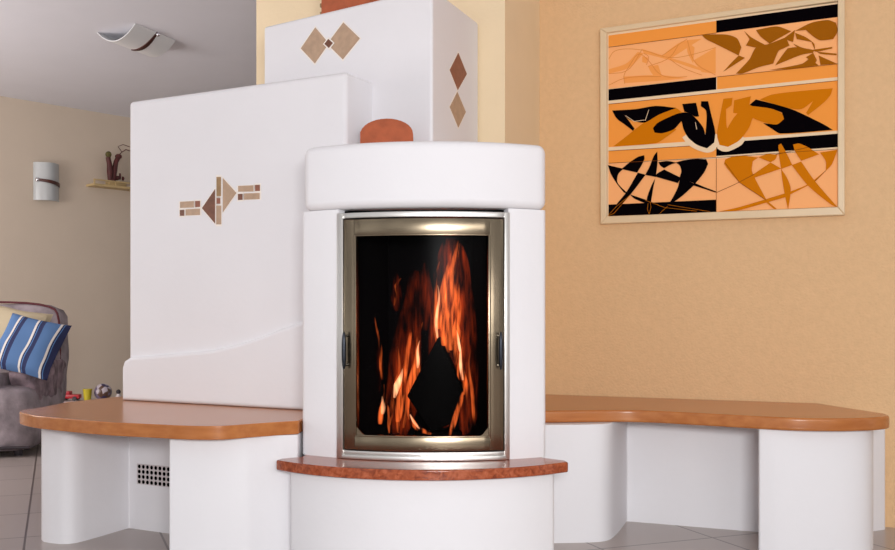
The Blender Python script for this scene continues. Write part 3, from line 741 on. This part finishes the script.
for dx in (-.045, .045):
    for dy in (-.036, .036):
        bm = bmesh.new(); tube(bm, [Vector((c.x+dx, c.y+dy-.006, PZ+.018)), Vector((c.x+dx, c.y+dy+.006, PZ+.018))], .0175, 14)
        link('wheel', bm, 'dark_toy', car)
c = at(118.5, 392, TY)
fg = thing('toy_figure', 'tiny dark and white toy figure beside the ball next to the stove block', 'toy', (c.x, c.y, PZ))
bm = bmesh.new(); tube(bm, [Vector((c.x, c.y, PZ)), Vector((c.x, c.y, PZ+.035)), Vector((c.x, c.y, PZ+.055))], [.03, .022, .012], 12); link('figure_body', bm, 'white_toy', fg)
bm = bmesh.new(); ballish(bm, Vector((c.x, c.y, PZ+.07)), (.018, .018, .02), sub=2); link('figure_head', bm, 'dark_toy', fg)

# armchair
ac = Vector((-2.80, 5.78, 0)); rz = math.radians(8)
chair = thing('armchair', 'grey velour armchair with rumpled cover holding two cushions at the left edge', 'armchair', tuple(ac))
def soft(name, c, s, m, parent, power=.35, rough=.012, rx=0, ry=0, rz_=0, fs=7, sub=4):
    bm = bmesh.new(); vs = bmesh.ops.create_cube(bm, size=2)['verts']
    bmesh.ops.subdivide_edges(bm, edges=bm.edges, cuts=2**sub//2+3, use_grid_fill=True)
    for v in bm.verts:
        p = v.co; n8 = (abs(p.x)**8+abs(p.y)**8+abs(p.z)**8)**.125 if power < .5 else (abs(p.x)**4+abs(p.y)**4+abs(p.z)**4)**.25
        v.co = p/n8*max(abs(p.x), abs(p.y), abs(p.z)) if n8 else p
    rt = Matrix.Rotation(rz_, 3, 'Z') @ Matrix.Rotation(rx, 3, 'X') @ Matrix.Rotation(ry, 3, 'Y')
    for v in bm.verts:
        v.co = rt @ Vector((v.co.x*s[0]/2, v.co.y*s[1]/2, v.co.z*s[2]/2))
        v.co += noise.noise_vector(v.co*fs+Vector(c))*rough
        v.co = ac + Matrix.Rotation(rz, 3, 'Z') @ (v.co+Vector(c))
    return link(name, bm, m, parent)
W = .92
soft('seat_base', (0, 0, .205), (W, .84, .37), 'fabric', chair, rough=.008)
soft('seat_cushion', (0, -.06, .40), (W-.34, .72, .12), 'fabric', chair, rough=.012)
soft('backrest', (0, .36, .52), (W, .22, .66), 'fabric', chair, rough=.016, rx=math.radians(-6))
for s in (-1, 1):
    o = soft('armrest', (s*(W/2-.085), .06, .40), (.17, .66, .22), 'fabric_rumpled', chair, rough=.026, fs=13)
RZ = Matrix.Rotation(rz, 3, 'Z')
bm = bmesh.new()
line = smooth_line([(-W/2+.02, .31, .30), (-W/2+.01, .31, .76), (-W/2+.07, .33, .852), (0, .33, .868), (W/2-.07, .33, .852), (W/2-.01, .31, .76), (W/2-.02, .31, .30)], 2)
tube(bm, [ac+RZ@Vector((p[0], p[1]-.03, p[2])) for p in line], .007, 8); link('piping', bm, 'fabric_wine', chair)
bm = bmesh.new()
line = [(-W/2+.01, -.41, .055), (0, -.435, .055), (W/2-.01, -.41, .055)]
tube(bm, [ac+RZ@Vector(p) for p in smooth_line(line, 2)], .009, 8); link('hem_piping', bm, 'dark_toy', chair)
for sx in (-1, 1):
    for sy in (-1, 1):
        bm = bmesh.new(); p = ac+RZ@Vector((sx*(W/2-.1), sy*.3, 0)); tube(bm, [p, p+Vector((0, 0, .07))], [.022, .028], 12); link('leg', bm, 'dark_toy', chair)

def stripe_mat():
    m = bpy.data.materials.new('blue_striped_cloth'); m.use_nodes = True; n = m.node_tree.nodes; L = m.node_tree.links
    tc = n.new('ShaderNodeTexCoord'); s = n.new('ShaderNodeSeparateXYZ'); L.new(tc.outputs['UV'], s.inputs[0])
    mu = n.new('ShaderNodeMath'); mu.operation = 'MULTIPLY'; mu.inputs[1].default_value = 3.0; L.new(s.outputs[0], mu.inputs[0])
    fr = n.new('ShaderNodeMath'); fr.operation = 'FRACT'; L.new(mu.outputs[0], fr.inputs[0])
    r = n.new('ShaderNodeValToRGB'); L.new(fr.outputs[0], r.inputs[0]); r.color_ramp.interpolation = 'CONSTANT'
    e = r.color_ramp.elements; e[0].color = lin((78, 110, 154)); e[1].position = .92; e[1].color = lin((40, 44, 84))
    for p, c in ((.60, (214, 206, 200)), (.70, (36, 42, 80)), (.76, (84, 124, 176)), (.80, (36, 42, 80))):
        x = e.new(p); x.color = lin(c)
    L.new(r.outputs[0], n['Principled BSDF'].inputs['Base Color']); n['Principled BSDF'].inputs['Roughness'].default_value = .9
    return m
M['stripe'] = stripe_mat()
def cushion(name, c, size, th_, Rm, m, label):
    bm = bmesh.new(); uvl = bm.loops.layers.uv.new('UV'); n = 18; g = {}
    for side in (1, -1):
        for i in range(n+1):
            for j in range(n+1):
                u, v = i/n*2-1, j/n*2-1
                edge = i in (0, n) or j in (0, n)
                if side < 0 and edge: g[side, i, j] = g[1, i, j]; continue
                h = 0 if edge else ((1-u**4)*(1-v**4))**.5*th_/2*side
                k = 1-.06*(1-abs(u)**2)*abs(v)**3; k2 = 1-.06*(1-abs(v)**2)*abs(u)**3
                q = Vector((u*size[0]/2*k2, h, v*size[1]/2*k)); q += noise.noise_vector(q*9)*.008
                g[side, i, j] = bm.verts.new(Vector(c)+Rm@q)
        for i in range(n):
            for j in range(n):
                f = bm.faces.new((g[side, i, j], g[side, i+1, j], g[side, i+1, j+1], g[side, i, j+1]))
                for lp, (a_, b_) in zip(f.loops, ((i, j), (i+1, j), (i+1, j+1), (i, j+1))): lp[uvl].uv = (a_/n, b_/n)
    return tag(link(name, bm, m), label, 'cushion')
def Rr(x, y, z): return Matrix.Rotation(z, 3, 'Z') @ Matrix.Rotation(x, 3, 'X') @ Matrix.Rotation(y, 3, 'Y')
cb = at(29, 346, 5.62)
cushion('cushion', cb, (.36, .36), .13, Rr(math.radians(-30), math.radians(14), math.radians(4)), 'stripe', 'blue cushion with white and navy stripes leaning in the grey armchair')
cb = at(8, 336, 5.78)
cushion('cushion', cb, (.42, .36), .13, Rr(math.radians(-20), math.radians(12), rz), 'beige_cloth', 'plain beige cushion behind the blue striped one in the armchair')
